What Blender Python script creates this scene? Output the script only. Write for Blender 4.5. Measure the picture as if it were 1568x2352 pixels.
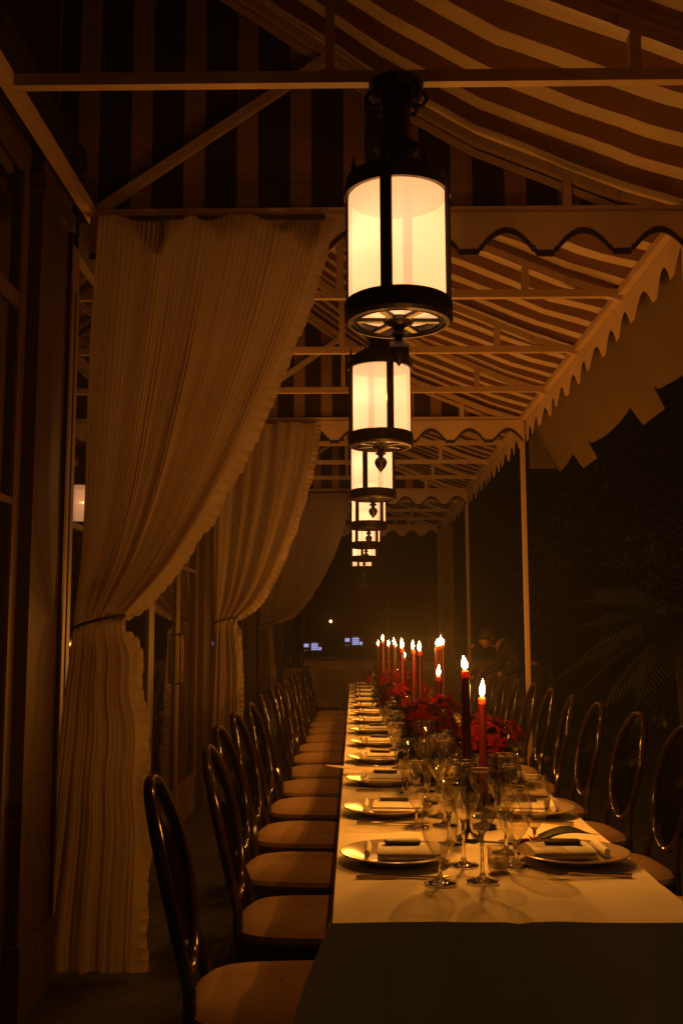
import bpy, math, random
from mathutils import Vector, Matrix, noise as MN
random.seed(7)
D = bpy.data
scn = bpy.context.scene
for o in list(D.objects): D.objects.remove(o)
COL = scn.collection
PI = math.pi
R = math.radians
# ------------------------------------------------------------------ camera
CZ = 1.32
FPX, PITCH, YAW, ROLL = 2287.0, math.atan(279/2287.), math.atan(27/2287.), -0.003
cam_d = D.cameras.new('camera'); cam = D.objects.new('camera', cam_d); COL.objects.link(cam)
cam_d.sensor_fit = 'VERTICAL'; cam_d.sensor_height = 36.0; cam_d.sensor_width = 24.0
cam_d.lens = 36.0*FPX/2352.0
cam_d.clip_start = 0.05; cam_d.clip_end = 400
CR = Matrix.Rotation(YAW, 4, 'Z') @ Matrix.Rotation(PI/2+PITCH, 4, 'X') @ Matrix.Rotation(ROLL, 4, 'Z')
cam.matrix_world = Matrix.Translation((0, 0, CZ)) @ CR
scn.camera = cam
scn.render.resolution_x = 682; scn.render.resolution_y = 1024
# ------------------------------------------------------------------ world: night, dim warm ambient added to lift the blacks
W = D.worlds.new('World'); scn.world = W; W.use_nodes = True
bg = W.node_tree.nodes['Background']; bg.inputs[0].default_value = (0.0135, 0.0072, 0.0027, 1); bg.inputs[1].default_value = 4.2
# ------------------------------------------------------------------ exposure
scn.view_settings.view_transform = 'Standard'; scn.view_settings.look = 'None'
scn.view_settings.exposure = 0.0; scn.view_settings.gamma = 1.0
scn.render.engine = 'CYCLES'
scn.cycles.max_bounces = 8; scn.cycles.transparent_max_bounces = 24
scn.cycles.sample_clamp_indirect = 3.0
# lamp tuning
LAMP_COL = (1.0, 0.34, 0.035)
LAMP_IN = 2.2       # bulb behind the frosted glass
FILL_DOWN = 17.0    # added spot below each finial, brightens the table
FLAME = 90.0
CANDLE = 7.4      # point of light inside each flame
# ------------------------------------------------------------------ pixel helpers (photo scaled to 1568 x 2352)
CR3 = CR.to_3x3()
def ray(x, y): return CR3 @ Vector(((x-784)/FPX, -(y-1176)/FPX, -1))
def PY(x, y, Y):
    r = ray(x, y); k = Y/r.y; return k*r.x, CZ+k*r.z
def PZ(x, y, z):
    r = ray(x, y); k = (z-CZ)/r.z; return k*r.x, k*r.y
# ------------------------------------------------------------------ materials
def nt(name):
    m = D.materials.new(name); m.use_nodes = True
    return m, m.node_tree.nodes, m.node_tree.links
def bsdf(n): return n['Principled BSDF']
def rgb(c): return (c[0], c[1], c[2], 1)
def mat(name, col, rough=0.6, metal=0.0, var=0.12, scale=8.0, bump=0.0, bscale=60.0, spec=0.5, trans=0.0, sheen=0.0):
    m, n, l = nt(name); b = bsdf(n)
    b.inputs['Roughness'].default_value = rough; b.inputs['Metallic'].default_value = metal
    b.inputs['Specular IOR Level'].default_value = spec
    tc = n.new('ShaderNodeTexCoord'); nz = n.new('ShaderNodeTexNoise'); nz.inputs['Scale'].default_value = scale; nz.inputs['Detail'].default_value = 6
    l.new(tc.outputs['Object'], nz.inputs['Vector'])
    mx = n.new('ShaderNodeMix'); mx.data_type = 'RGBA'
    mx.inputs[6].default_value = rgb([c*(1-var) for c in col]); mx.inputs[7].default_value = rgb([min(1, c*(1+var)) for c in col])
    l.new(nz.outputs['Fac'], mx.inputs[0]); l.new(mx.outputs[2], b.inputs['Base Color'])
    if bump:
        nb = n.new('ShaderNodeTexNoise'); nb.inputs['Scale'].default_value = bscale; nb.inputs['Detail'].default_value = 4
        l.new(tc.outputs['Object'], nb.inputs['Vector'])
        bp = n.new('ShaderNodeBump'); bp.inputs['Strength'].default_value = bump; bp.inputs['Distance'].default_value = 0.01
        l.new(nb.outputs['Fac'], bp.inputs['Height']); l.new(bp.outputs['Normal'], b.inputs['Normal'])
    if trans:
        out = n['Material Output']; tr = n.new('ShaderNodeBsdfTranslucent'); l.new(mx.outputs[2], tr.inputs['Color'])
        ms = n.new('ShaderNodeMixShader'); ms.inputs[0].default_value = trans
        l.new(b.outputs[0], ms.inputs[1]); l.new(tr.outputs[0], ms.inputs[2]); l.new(ms.outputs[0], out.inputs['Surface'])
    return m
def stripes(name, axis, light, dark, period=0.241, frac=0.38, off=0.0):
    m, n, l = nt(name); b = bsdf(n); b.inputs['Roughness'].default_value = 0.85; b.inputs['Specular IOR Level'].default_value = 0.15
    tc = n.new('ShaderNodeTexCoord'); sx = n.new('ShaderNodeSeparateXYZ'); l.new(tc.outputs['Object'], sx.inputs[0])
    a = n.new('ShaderNodeMath'); a.operation = 'ADD'; a.inputs[1].default_value = off+1000*period; l.new(sx.outputs[axis], a.inputs[0])
    d = n.new('ShaderNodeMath'); d.operation = 'DIVIDE'; d.inputs[1].default_value = period; l.new(a.outputs[0], d.inputs[0])
    f = n.new('ShaderNodeMath'); f.operation = 'FRACT'; l.new(d.outputs[0], f.inputs[0])
    g = n.new('ShaderNodeMath'); g.operation = 'LESS_THAN'; g.inputs[1].default_value = frac; l.new(f.outputs[0], g.inputs[0])
    mx = n.new('ShaderNodeMix'); mx.data_type = 'RGBA'; mx.inputs[6].default_value = rgb(dark); mx.inputs[7].default_value = rgb(light)
    l.new(g.outputs[0], mx.inputs[0])
    nz = n.new('ShaderNodeTexNoise'); nz.inputs['Scale'].default_value = 2.2; nz.inputs['Detail'].default_value = 8; l.new(tc.outputs['Object'], nz.inputs['Vector'])
    mr = n.new('ShaderNodeMapRange'); mr.inputs[3].default_value = 0.72; mr.inputs[4].default_value = 1.2; l.new(nz.outputs['Fac'], mr.inputs[0])
    mm = n.new('ShaderNodeMix'); mm.data_type = 'RGBA'; mm.blend_type = 'MULTIPLY'; mm.inputs[0].default_value = 1
    l.new(mx.outputs[2], mm.inputs[6]); l.new(mr.outputs[0], mm.inputs[7]); l.new(mm.outputs[2], b.inputs['Base Color'])
    nb = n.new('ShaderNodeTexNoise'); nb.inputs['Scale'].default_value = 5; l.new(tc.outputs['Object'], nb.inputs['Vector'])
    bp = n.new('ShaderNodeBump'); bp.inputs['Strength'].default_value = 0.5; bp.inputs['Distance'].default_value = 0.03
    l.new(nb.outputs['Fac'], bp.inputs['Height']); l.new(bp.outputs['Normal'], b.inputs['Normal'])
    return m
def emis(name, col, s):
    m, n, l = nt(name); n.remove(bsdf(n)); e = n.new('ShaderNodeEmission'); e.inputs[0].default_value = rgb(col); e.inputs[1].default_value = s
    l.new(e.outputs[0], n['Material Output'].inputs[0]); return m
def frosted(name):
    m, n, l = nt(name); n.remove(bsdf(n))
    tr = n.new('ShaderNodeBsdfTranslucent'); tr.inputs[0].default_value = (0.22, 0.20, 1.0, 1)
    tp = n.new('ShaderNodeBsdfTransparent'); tp.inputs[0].default_value = (0.6, 0.6, 0.6, 1)
    tc = n.new('ShaderNodeTexCoord'); nz = n.new('ShaderNodeTexNoise'); nz.inputs['Scale'].default_value = 5; nz.inputs['Detail'].default_value = 6
    l.new(tc.outputs['Object'], nz.inputs[0])
    e = n.new('ShaderNodeEmission'); mx = n.new('ShaderNodeMix'); mx.data_type = 'RGBA'
    mx.inputs[6].default_value = (1.0, 0.36, 0.085, 1); mx.inputs[7].default_value = (1.1, 0.56, 0.17, 1)
    l.new(nz.outputs['Fac'], mx.inputs[0]); l.new(mx.outputs[2], e.inputs[0]); e.inputs[1].default_value = 0.85
    a = n.new('ShaderNodeAddShader'); b_ = n.new('ShaderNodeAddShader')
    l.new(tr.outputs[0], a.inputs[0]); l.new(tp.outputs[0], a.inputs[1]); l.new(a.outputs[0], b_.inputs[0]); l.new(e.outputs[0], b_.inputs[1])
    l.new(b_.outputs[0], n['Material Output'].inputs[0]); return m
def thin_glass(name, tint=(0.93, 0.92, 0.9), rough=0.04, edge=0.75, base=0.05):
    m, n, l = nt(name); n.remove(bsdf(n))
    tp = n.new('ShaderNodeBsdfTransparent'); gl = n.new('ShaderNodeBsdfGlossy'); gl.inputs['Roughness'].default_value = rough
    lw = n.new('ShaderNodeLayerWeight'); lw.inputs[0].default_value = 0.25
    mr = n.new('ShaderNodeMapRange'); mr.inputs[3].default_value = base; mr.inputs[4].default_value = edge; l.new(lw.outputs['Facing'], mr.inputs[0])
    tcol = n.new('ShaderNodeMix'); tcol.data_type = 'RGBA'; tcol.inputs[6].default_value = rgb(tint); tcol.inputs[7].default_value = rgb([c*0.6 for c in tint])
    pw = n.new('ShaderNodeMath'); pw.operation = 'POWER'; pw.inputs[1].default_value = 3.5; l.new(lw.outputs['Facing'], pw.inputs[0]); l.new(pw.outputs[0], tcol.inputs[0])
    l.new(tcol.outputs[2], tp.inputs[0])
    ms = n.new('ShaderNodeMixShader'); l.new(mr.outputs[0], ms.inputs[0]); l.new(tp.outputs[0], ms.inputs[1]); l.new(gl.outputs[0], ms.inputs[2])
    l.new(ms.outputs[0], n['Material Output'].inputs[0]); return m

M = {}
CREAM = (0.52, 0.40, 0.27); MAROON = (0.12, 0.052, 0.028)
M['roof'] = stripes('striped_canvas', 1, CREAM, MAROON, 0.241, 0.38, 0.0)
M['gable'] = stripes('striped_panel', 0, (0.27, 0.155, 0.085), (0.035, 0.020, 0.012), 0.2345, 0.40, 0.036)  # darker copy of the roof stripes, shade put into the colour
M['canvas'] = mat('cream_canvas', (0.56, 0.40, 0.26), 0.85, var=0.2, scale=3, bump=0.3, bscale=9, spec=0.15)
M['piping'] = mat('dark_piping', (0.035, 0.02, 0.014), 0.8)
M['cmetal'] = mat('cream_painted_steel', (0.52, 0.36, 0.22), 0.5, var=0.2, scale=12)
M['curtain'] = mat('sheer_cream_curtain', (0.44, 0.33, 0.23), 0.9, var=0.10, scale=5, bump=0.2, bscale=150, spec=0.1, trans=0.4)
M['bronze'] = mat('dark_bronze', (0.022, 0.015, 0.010), 0.42, metal=0.35, var=0.4, scale=20, bump=0.2, bscale=40)
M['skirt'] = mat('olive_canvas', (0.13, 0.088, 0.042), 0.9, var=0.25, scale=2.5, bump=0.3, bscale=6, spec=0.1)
M['frost'] = frosted('frosted_glass')
M['wood'] = mat('dark_wood', (0.055, 0.03, 0.018), 0.45, var=0.4, scale=5, bump=0.1)
M['panel'] = mat('painted_panel', (0.10, 0.055, 0.033), 0.5, var=0.25, scale=4)
M['wall'] = mat('facade_paint', (0.02, 0.012, 0.008), 0.8, var=0.3, scale=2, bump=0.2, bscale=20)
M['glasswall'] = mat('dark_window_glass', (0.012, 0.009, 0.006), 0.03, var=0.1, spec=0.9, bump=0.02, bscale=2)
M['brass'] = mat('brass', (0.55, 0.36, 0.12), 0.25, metal=1.0)
M['brass2'] = mat('aged_brass', (0.12, 0.065, 0.025), 0.5, metal=1.0)
M['cloth'] = mat('white_linen', (0.70, 0.63, 0.50), 0.9, var=0.05, scale=9, bump=0.55, bscale=7, spec=0.1)
M['napkin'] = mat('napkin_linen', (0.72, 0.68, 0.58), 0.9, var=0.05, scale=30, bump=0.2, bscale=80, spec=0.1)
M['chair'] = mat('black_lacquer', (0.022, 0.011, 0.006), 0.14, var=0.3, scale=6, spec=0.35, bump=0.08, bscale=25)
M['smoke'] = thin_glass('smoked_acrylic', (0.10, 0.08, 0.06), 0.10, 0.10, 0.012)
M['seat'] = mat('seat_fabric', (0.27, 0.17, 0.10), 0.9, var=0.12, scale=10, bump=0.15, bscale=220, spec=0.1)
M['plate'] = mat('glazed_stoneware', (0.30, 0.23, 0.15), 0.25, var=0.15, scale=15, spec=0.6)
M['steel'] = mat('polished_cutlery', (0.35, 0.27, 0.17), 0.22, metal=1.0)
M['glass'] = thin_glass('drinking_glass', (0.96, 0.93, 0.86), 0.03, 0.85, 0.11)
def solid_glass():
    m, n, l = nt('solid_glass'); b = bsdf(n); b.inputs['Base Color'].default_value = (0.98, 0.95, 0.88, 1); b.inputs['Roughness'].default_value = 0.03; b.inputs['Transmission Weight'].default_value = 1.0; b.inputs['IOR'].default_value = 1.5; return m
M['sglass'] = solid_glass()
M['darkcard'] = mat('dark_card', (0.02, 0.013, 0.009), 0.5)
M['paper'] = mat('menu_paper', (0.62, 0.46, 0.30), 0.8)
M['wax'] = mat('red_wax', (0.085, 0.002, 0.003), 0.45, var=0.1, trans=0.3)
M['waxtip'] = mat('melted_wax', (0.6, 0.12, 0.06), 0.4, var=0.05, trans=0.6)  # tip colour lightened to carry the glow of the flame
M['wick'] = mat('wick', (0.01, 0.008, 0.006), 0.9)
def flame_mat():
    m, n, l = nt('flame'); n.remove(bsdf(n)); e = n.new('ShaderNodeEmission'); e.inputs[0].default_value = (1.0, 0.55, 0.16, 1); e.inputs[1].default_value = FLAME
    t = n.new('ShaderNodeBsdfTransparent'); a = n.new('ShaderNodeAddShader'); l.new(e.outputs[0], a.inputs[0]); l.new(t.outputs[0], a.inputs[1]); l.new(a.outputs[0], n['Material Output'].inputs[0]); return m
M['flame'] = flame_mat()
M['iron'] = mat('dark_candlestick', (0.025, 0.014, 0.01), 0.35, metal=0.5)
M['petal'] = mat('red_petal', (0.12, 0.0004, 0.003), 0.9, var=0.5, scale=25, spec=0.08, trans=0.3)
M['petal2'] = mat('wine_petal', (0.05, 0.0004, 0.0035), 0.9, var=0.5, scale=25, spec=0.08, trans=0.3)
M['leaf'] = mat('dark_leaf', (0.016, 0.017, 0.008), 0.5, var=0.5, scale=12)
M['tleaf'] = mat('tree_leaf', (0.035, 0.038, 0.015), 0.5, var=0.5, scale=3)
M['bark'] = mat('bark', (0.09, 0.06, 0.04), 0.9, bump=0.6, bscale=30)
M['floor'] = mat('stone_floor', (0.011, 0.007, 0.0045), 0.7, var=0.35, scale=2.5, bump=0.2, bscale=15)
M['soil'] = mat('dark_ground', (0.03, 0.028, 0.018), 0.95, var=0.4, scale=1.2)
M['bar'] = mat('bar_front_paint', (0.70, 0.45, 0.28), 0.5, var=0.2, scale=5)
M['barrecess'] = mat('bar_recess_paint', (0.48, 0.30, 0.19), 0.5, var=0.2, scale=5)
M['black'] = mat('black_plastic', (0.012, 0.010, 0.009), 0.4)
M['screen'] = emis('screen_glow', (0.46, 0.46, 0.95), 0.75)
M['screen2'] = emis('screen_line', (0.30, 0.30, 0.62), 0.55)
M['bulb'] = emis('bulb_glow', (1.0, 0.42, 0.12), 14)
M['skin'] = mat('skin', (0.30, 0.14, 0.08), 0.55, var=0.08)
M['shirt'] = mat('dark_shirt', (0.014, 0.008, 0.006), 0.8)
M['hair'] = mat('dark_hair', (0.012, 0.008, 0.006), 0.6)
M['redglass'] = mat('dark_red_liquid', (0.10, 0.02, 0.012), 0.3)

# ------------------------------------------------------------------ mesh builder
class MB:
    def __init__(s): s.v = []; s.f = []; s.mi = []
    def add(s, v, f, mi=0):
        b = len(s.v); s.v += [tuple(p) for p in v]; s.f += [tuple(b+i for i in q) for q in f]; s.mi += [mi]*len(f); return s
    def box(s, x0, x1, y0, y1, z0, z1, mi=0, bev=0.0):
        if bev <= 0:
            v = [(x, y, z) for z in (z0, z1) for (x, y) in ((x0, y0), (x1, y0), (x1, y1), (x0, y1))]
            s.add(v, [(3, 2, 1, 0), (4, 5, 6, 7), (0, 1, 5, 4), (1, 2, 6, 5), (2, 3, 7, 6), (3, 0, 4, 7)], mi); return s
        b = min(bev, (x1-x0)/2.01, (y1-y0)/2.01, (z1-z0)/2.01)
        rings = []
        for (i, z) in ((b, z0), (0, z0+b), (0, z1-b), (b, z1)):
            a0, a1, c0, c1 = x0+i, x1-i, y0+i, y1-i
            rings.append([(a0+b, c0, z), (a1-b, c0, z), (a1, c0+b, z), (a1, c1-b, z), (a1-b, c1, z), (a0+b, c1, z), (a0, c1-b, z), (a0, c0+b, z)])
        v = [p for r in rings for p in r]; f = []
        for k in range(3):
            for i in range(8): f.append((k*8+i, k*8+(i+1) % 8, (k+1)*8+(i+1) % 8, (k+1)*8+i))
        f += [tuple(range(7, -1, -1)), tuple(range(24, 32))]
        s.add(v, f, mi); return s
    def lathe(s, prof, cx=0, cy=0, n=24, mi=0, cap=True):
        v = []; f = []
        for (r, z) in prof:
            for i in range(n):
                a = 2*PI*i/n; v.append((cx+r*math.cos(a), cy+r*math.sin(a), z))
        for k in range(len(prof)-1):
            for i in range(n):
                j = (i+1) % n; f.append((k*n+i, k*n+j, (k+1)*n+j, (k+1)*n+i))
        if cap:
            if prof[0][0] > 1e-4: f.append(tuple(range(n-1, -1, -1)))
            if prof[-1][0] > 1e-4: f.append(tuple((len(prof)-1)*n+i for i in range(n)))
        s.add(v, f, mi); return s
    def tube(s, pts, r, n=8, mi=0, closed=False, cap=True, flat=None):
        pts = [Vector(p) for p in pts]; m = len(pts); v = []; f = []
        rr = r if isinstance(r, (list, tuple)) else [r]*m
        up = None
        for k in range(m):
            if closed: t = pts[(k+1) % m]-pts[k-1]
            else: t = pts[min(k+1, m-1)]-pts[max(k-1, 0)]
            t.normalize()
            if up is None:
                up = Vector((0, 0, 1)) if abs(t.z) < 0.9 else Vector((1, 0, 0))
            u = (up-t*up.dot(t)).normalized(); w = t.cross(u); up = u
            for i in range(n):
                a = 2*PI*i/n; v.append(pts[k]+(u*math.cos(a)+w*math.sin(a)*(flat or 1))*rr[k])
        for k in range(m if closed else m-1):
            k2 = (k+1) % m
            for i in range(n):
                j = (i+1) % n; f.append((k*n+i, k*n+j, k2*n+j, k2*n+i))
        if cap and not closed: f += [tuple(range(n-1, -1, -1)), tuple((m-1)*n+i for i in range(n))]
        s.add(v, f, mi); return s
    def bar(s, a, b, w, h, mi=0, upv=(0, 0, 1)):   # square bar from a to b
        a, b = Vector(a), Vector(b); t = (b-a).normalized(); u = Vector(upv)
        if abs(t.dot(u)) > 0.95: u = Vector((0, 1, 0))
        u = (u-t*u.dot(t)).normalized(); x = t.cross(u)
        v = [p+x*i*w/2+u*j*h/2 for p in (a, b) for (i, j) in ((-1, -1), (1, -1), (1, 1), (-1, 1))]
        s.add(v, [(3, 2, 1, 0), (4, 5, 6, 7), (0, 1, 5, 4), (1, 2, 6, 5), (2, 3, 7, 6), (3, 0, 4, 7)], mi); return s
    def grid(s, rows, mi=0, closed=False):
        n = len(rows[0]); v = [p for r in rows for p in r]; f = []
        for k in range(len(rows)-1):
            for i in range(n if closed else n-1):
                j = (i+1) % n; f.append((k*n+i, k*n+j, (k+1)*n+j, (k+1)*n+i))
        s.add(v, f, mi); return s
    def build(s, name, mats, parent=None, smooth=True, loc=None, angle=35):
        me = D.meshes.new(name); me.from_pydata(s.v, [], s.f); me.update()
        for m in (mats if isinstance(mats, (list, tuple)) else [mats]): me.materials.append(m)
        if len(set(s.mi)) > 1: me.polygons.foreach_set('material_index', s.mi)
        if smooth:
            me.polygons.foreach_set('use_smooth', [True]*len(me.polygons))
            try: me.set_sharp_from_angle(angle=R(angle))
            except Exception: pass
        o = D.objects.new(name, me); COL.objects.link(o)
        if parent: o.parent = parent
        if loc: o.location = loc
        return o
def tag(o, label=None, cat=None, group=None, kind=None):
    if label: o['label'] = label
    if cat: o['category'] = cat
    if group: o['group'] = group
    if kind: o['kind'] = kind
    return o
def empty(name, loc, rz=0.0):
    o = D.objects.new(name, None); COL.objects.link(o); o.location = loc; o.rotation_euler = (0, 0, rz); o.empty_display_size = 0.1
    return o
KIDS = {}
def kids(o):
    return [c for c in D.objects if c.parent == o]
def copy_tree(o, parent=None):
    c = o.copy(); COL.objects.link(c)
    if parent: c.parent = parent
    for ch in kids(o): copy_tree(ch, c)
    return c
ORD = ['nearest', 'second', 'third', 'fourth', 'fifth', 'sixth', 'seventh', 'eighth', 'ninth', 'tenth', 'eleventh', 'twelfth', 'thirteenth', 'farthest']
def nth(k, n=14):
    if k == 0: return 'nearest'
    if k == n-1: return 'farthest'
    return ORD[k]
def wob(x, y=0.0, z=0.0): return MN.noise(Vector((x, y, z)))

# ------------------------------------------------------------------ key dimensions
H = 3.13                 # eave / chord height
XL, XR = -1.13, 1.44
def TY(k): return 3.08+1.055*k
BAYS = [1, 5, 9, 13]
YA, YB = -2.0, TY(13)+0.05
PROF = [(-1.22, 4.75), (-0.9, 4.50), (-0.65, 4.31), (-0.39, 4.131), (-0.093, 3.914), (0.122, 3.765), (0.375, 3.61), (0.534, 3.515), (0.869, 3.375), (1.15, 3.255), (1.44, 3.16)]
def roofz(x):
    for i in range(len(PROF)-1):
        if PROF[i][0] <= x <= PROF[i+1][0]:
            t = (x-PROF[i][0])/(PROF[i+1][0]-PROF[i][0]); return PROF[i][1]*(1-t)+PROF[i+1][1]*t
    return PROF[0][1] if x < PROF[0][0] else PROF[-1][1]
TXL, TXR, TY0, TY1, TZ = -0.045, 0.698, 2.065, 11.57, 0.75

# ================================================================== SETTING
g = MB(); g.add([(-300, -300, -0.03), (300, -300, -0.03), (300, 300, -0.03), (-300, 300, -0.03)], [(0, 1, 2, 3)])
tag(g.build('ground', M['soil'], smooth=False), kind='structure')
g = MB(); g.box(-1.5, 2.3, -3, 22, -0.02, 0.0)
tag(g.build('patio_floor', M['floor'], smooth=False), kind='structure')

# ---------------- building facade on the left
bld = empty('restaurant_facade', (-1.24, 8, 0))
tag(bld, 'dark restaurant facade of panelled pillars and tall reflecting glass doors behind the tied curtains', 'building')
def fpart(mb, name, m, parent=None, smooth=False):
    o = mb.build(name, m, parent or bld, smooth=smooth)
    if not parent: o.location = (1.24, -8, 0)
    return o
b = MB(); b.box(-4.5, -1.30, -3, 22, 0, 5.2); fpart(b, 'wall', M['wall'])
b = MB(); b.box(-1.30, -1.19, -3, 22, 3.17, 3.42); b.box(-1.19, -1.165, -3, 22, 3.35, 3.42); fpart(b, 'cornice', M['wall'])
for bk in (-0.64, 3.58, 7.80, 12.02, 16.24):
    y0 = bk; y1 = y0+0.37     # dark pillar just before each curtain, panelled door jamb after it
    b = MB(); b.box(-1.30, -1.165, y0, y1, 0.0, 3.15); b.box(-1.30, -1.15, y0-0.02, y1+0.02, 0.0, 0.25); b.box(-1.30, -1.15, y0-0.02, y1+0.02, 2.98, 3.05)
    p = fpart(b, 'pillar', M['wood'])
    b = MB(); b.box(-1.163, -1.150, y1-0.022, y1-0.006, 0.26, 2.97); fpart(b, 'trim', M['brass2'], p)
    b = MB(); b.box(-1.30, -1.205, y1, y1+0.28, 0.0, 3.0)
    for (a, c, xx) in ((y1+0.02, y1+0.06, -1.185), (y1+0.12, y1+0.155, -1.185), (y1+0.235, y1+0.277, -1.200)): b.box(-1.205, xx, a, c, 0.1, 2.8)
    fpart(b, 'door_jamb', M['panel'])
    ys, ye = y1+0.28, y0+4.22
    n = 4; w = (ye-ys)/n
    for i in range(n):
        a = ys+i*w
        d = MB(); fr = 0.03 if i == 0 else 0.075
        d.box(-1.29, -1.212, a+0.002, a+fr, 0.0, 3.15); d.box(-1.29, -1.212, a+w-fr, a+w-0.004, 0.0, 3.15)
        d.box(-1.288, -1.214, a+fr, a+w-fr, 0.0, 0.28); d.box(-1.288, -1.214, a+fr, a+w-fr, 2.50, 2.56); d.box(-1.288, -1.214, a+fr, a+w-fr, 1.78, 1.805); d.box(-1.288, -1.214, a+fr, a+w-fr, 3.03, 3.15)
        dd = fpart(d, 'glass_door', M['panel'] if i % 2 else M['wood'])
        q = MB(); q.box(-1.275, -1.224, a+fr-0.005, a+w-fr+0.005, 0.27, 3.05); fpart(q, 'pane', M['glasswall'], dd)
        q = MB(); hy = a+w-0.035 if i % 2 == 0 else a+0.035
        q.tube([(-1.214, hy, 0.98), (-1.185, hy, 0.99), (-1.18, hy, 1.15), (-1.185, hy, 1.31), (-1.214, hy, 1.32)], 0.007, 6); fpart(q, 'handle', M['brass2'], dd, True)

# ---------------- striped canopy
can = empty('striped_canopy', (0, 0, 0))
tag(can, 'long cream and maroon striped canvas canopy on cream steel frames over the dinner table', 'canopy')
b = MB(); rows = []
NY = 150
for j in range(NY+1):
    y = YA+(YB-YA)*j/NY; row = []
    ph = ((y-3.08)/1.055) % 1.0
    for i in range(len(PROF)*3-2):
        t = i/3.0; k = min(int(t), len(PROF)-2); u = t-k
        x = PROF[k][0]*(1-u)+PROF[k+1][0]*u; z = PROF[k][1]*(1-u)+PROF[k+1][1]*u
        s = (x-PROF[0][0])/(PROF[-1][0]-PROF[0][0])
        z -= 0.028*math.sin(PI*ph)*math.sin(PI*s)*(1+0.5*wob(x*2, y*0.7)) + 0.012*wob(x*4, y*3)
        row.append((x, y, z))
    rows.append(row)
b.grid(rows); b.build('roof_canvas', M['roof'], can)

for k in range(-3, 14):
    y = TY(k); t = MB()
    tr = t.bar((XL, y, H), (XR, y, H), 0.036, 0.042).build('truss', M['cmetal'], can, smooth=False)
    r_ = MB()
    for i in range(len(PROF)-1):
        (x0, z0), (x1, z1) = PROF[i], PROF[i+1]
        r_.bar((x0, y, z0-0.055), (x1+0.004, y, z1-0.055), 0.035, 0.04)
    r_.build('rafter', M['cmetal'], tr, smooth=False)
    r_ = MB(); r_.bar((0.93, y, H+0.023), (0.93, y, roofz(0.93)-0.075), 0.036, 0.036); r_.build('strut', M['cmetal'], tr, smooth=False)
    if k in BAYS or k % 2 == 1:
        r_ = MB(); r_.bar((XL+0.03, y+0.001, H+0.025), (-0.07, y+0.001, 3.875), 0.03, 0.042); r_.build('brace', M['cmetal'], tr, smooth=False)
    r_ = MB(); r_.bar((-0.07, y, H+0.023), (-0.07, y, roofz(-0.07)-0.075), 0.03, 0.03); 
    if k in (1, 3, 7, 11): r_.bar((-0.07, y, 3.86), (-0.07, y, roofz(-0.07)-0.05), 0.034, 0.034)
    if k not in BAYS: r_.build('king_post', M['cmetal'], tr, smooth=False)
b = MB(); b.bar((XL, YA, H+0.003), (XL, YB, H+0.003), 0.045, 0.045); b.build('eave_beam', M['cmetal'], can, smooth=False)
b = MB(); b.bar((XR+0.002, YA, H+0.004), (XR+0.002, YB, H+0.004), 0.04, 0.04); b.build('eave_beam', M['cmetal'], can, smooth=False)
# gable panels
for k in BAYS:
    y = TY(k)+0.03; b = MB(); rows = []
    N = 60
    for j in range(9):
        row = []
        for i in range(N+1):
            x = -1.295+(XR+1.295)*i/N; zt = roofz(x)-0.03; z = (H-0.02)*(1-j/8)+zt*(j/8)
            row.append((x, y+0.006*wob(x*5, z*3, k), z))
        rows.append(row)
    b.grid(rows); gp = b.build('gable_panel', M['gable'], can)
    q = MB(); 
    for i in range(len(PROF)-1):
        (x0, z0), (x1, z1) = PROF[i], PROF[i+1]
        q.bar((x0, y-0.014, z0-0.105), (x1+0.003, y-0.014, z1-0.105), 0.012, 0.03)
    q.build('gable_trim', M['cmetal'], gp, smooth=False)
# scalloped valances
PER = 0.327
def scal(s):                     # drop depth at distance s along
    u = (s/PER) % 1.0; d = abs(u-0.5)*PER       # d = distance from the tab centre
    if d < 0.042: return 0.192
    if d < 0.058: return 0.172
    t = (d-0.058)/(PER/2-0.058); return 0.165-0.072*math.sin(t*PI/2)**0.9
def valance(y=None, x0=None, x1=None, xf=None, ya=None, yb=None, off=0.0, ztop=H-0.012, name='valance'):
    n = int(((x1-x0) if y is not None else (yb-ya))/0.009)
    top, bot, fr, fb, gr, gb2 = [], [], [], [], [], []
    b = MB(); q = MB()
    A, Bq, Cq, Dq, E, F_ = [], [], [], [], [], []
    for i in range(n+1):
        if y is not None:
            s = x0+(x1-x0)*i/n; w = 0.008*math.sin(s*9)+0.006*wob(s*6, y); P = lambda z, o: (s, y+o+w*(H-z)*6, z)
        else:
            s = ya+(yb-ya)*i/n; w = 0.008*math.sin(s*7)+0.006*wob(s*5, xf); P = lambda z, o: (xf+o+w*(H-z)*6, s, z)
        zb = ztop-scal(s+off)
        A.append(P(ztop, -0.0015)); Bq.append(P((ztop+zb)/2, -0.0015)); Cq.append(P(zb, -0.0015)); Dq.append(P(zb, 0.0015)); E.append(P((ztop+zb)/2, 0.0015)); F_.append(P(ztop, 0.0015))
        fr.append(P(zb+0.024, -0.0045)); fb.append(P(zb-0.003, -0.0045)); gr.append(P(zb-0.003, 0.0045)); gb2.append(P(zb+0.024, 0.0045))
    b.grid([A, Bq, Cq, Dq, E, F_]); v = b.build(name, M['canvas'], can)
    q.grid([fr, fb, gr, gb2, fr]); 
    if y is not None: q.build('piping', M['piping'], v)
for i, k in enumerate(BAYS):
    valance(y=TY(k)-0.026, x0=XL, x1=XR, off=0.155+PER/2)
valance(xf=XR+0.03, ya=YA, yb=YB, off=0.0, ztop=H+0.0, name='side_valance')
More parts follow.
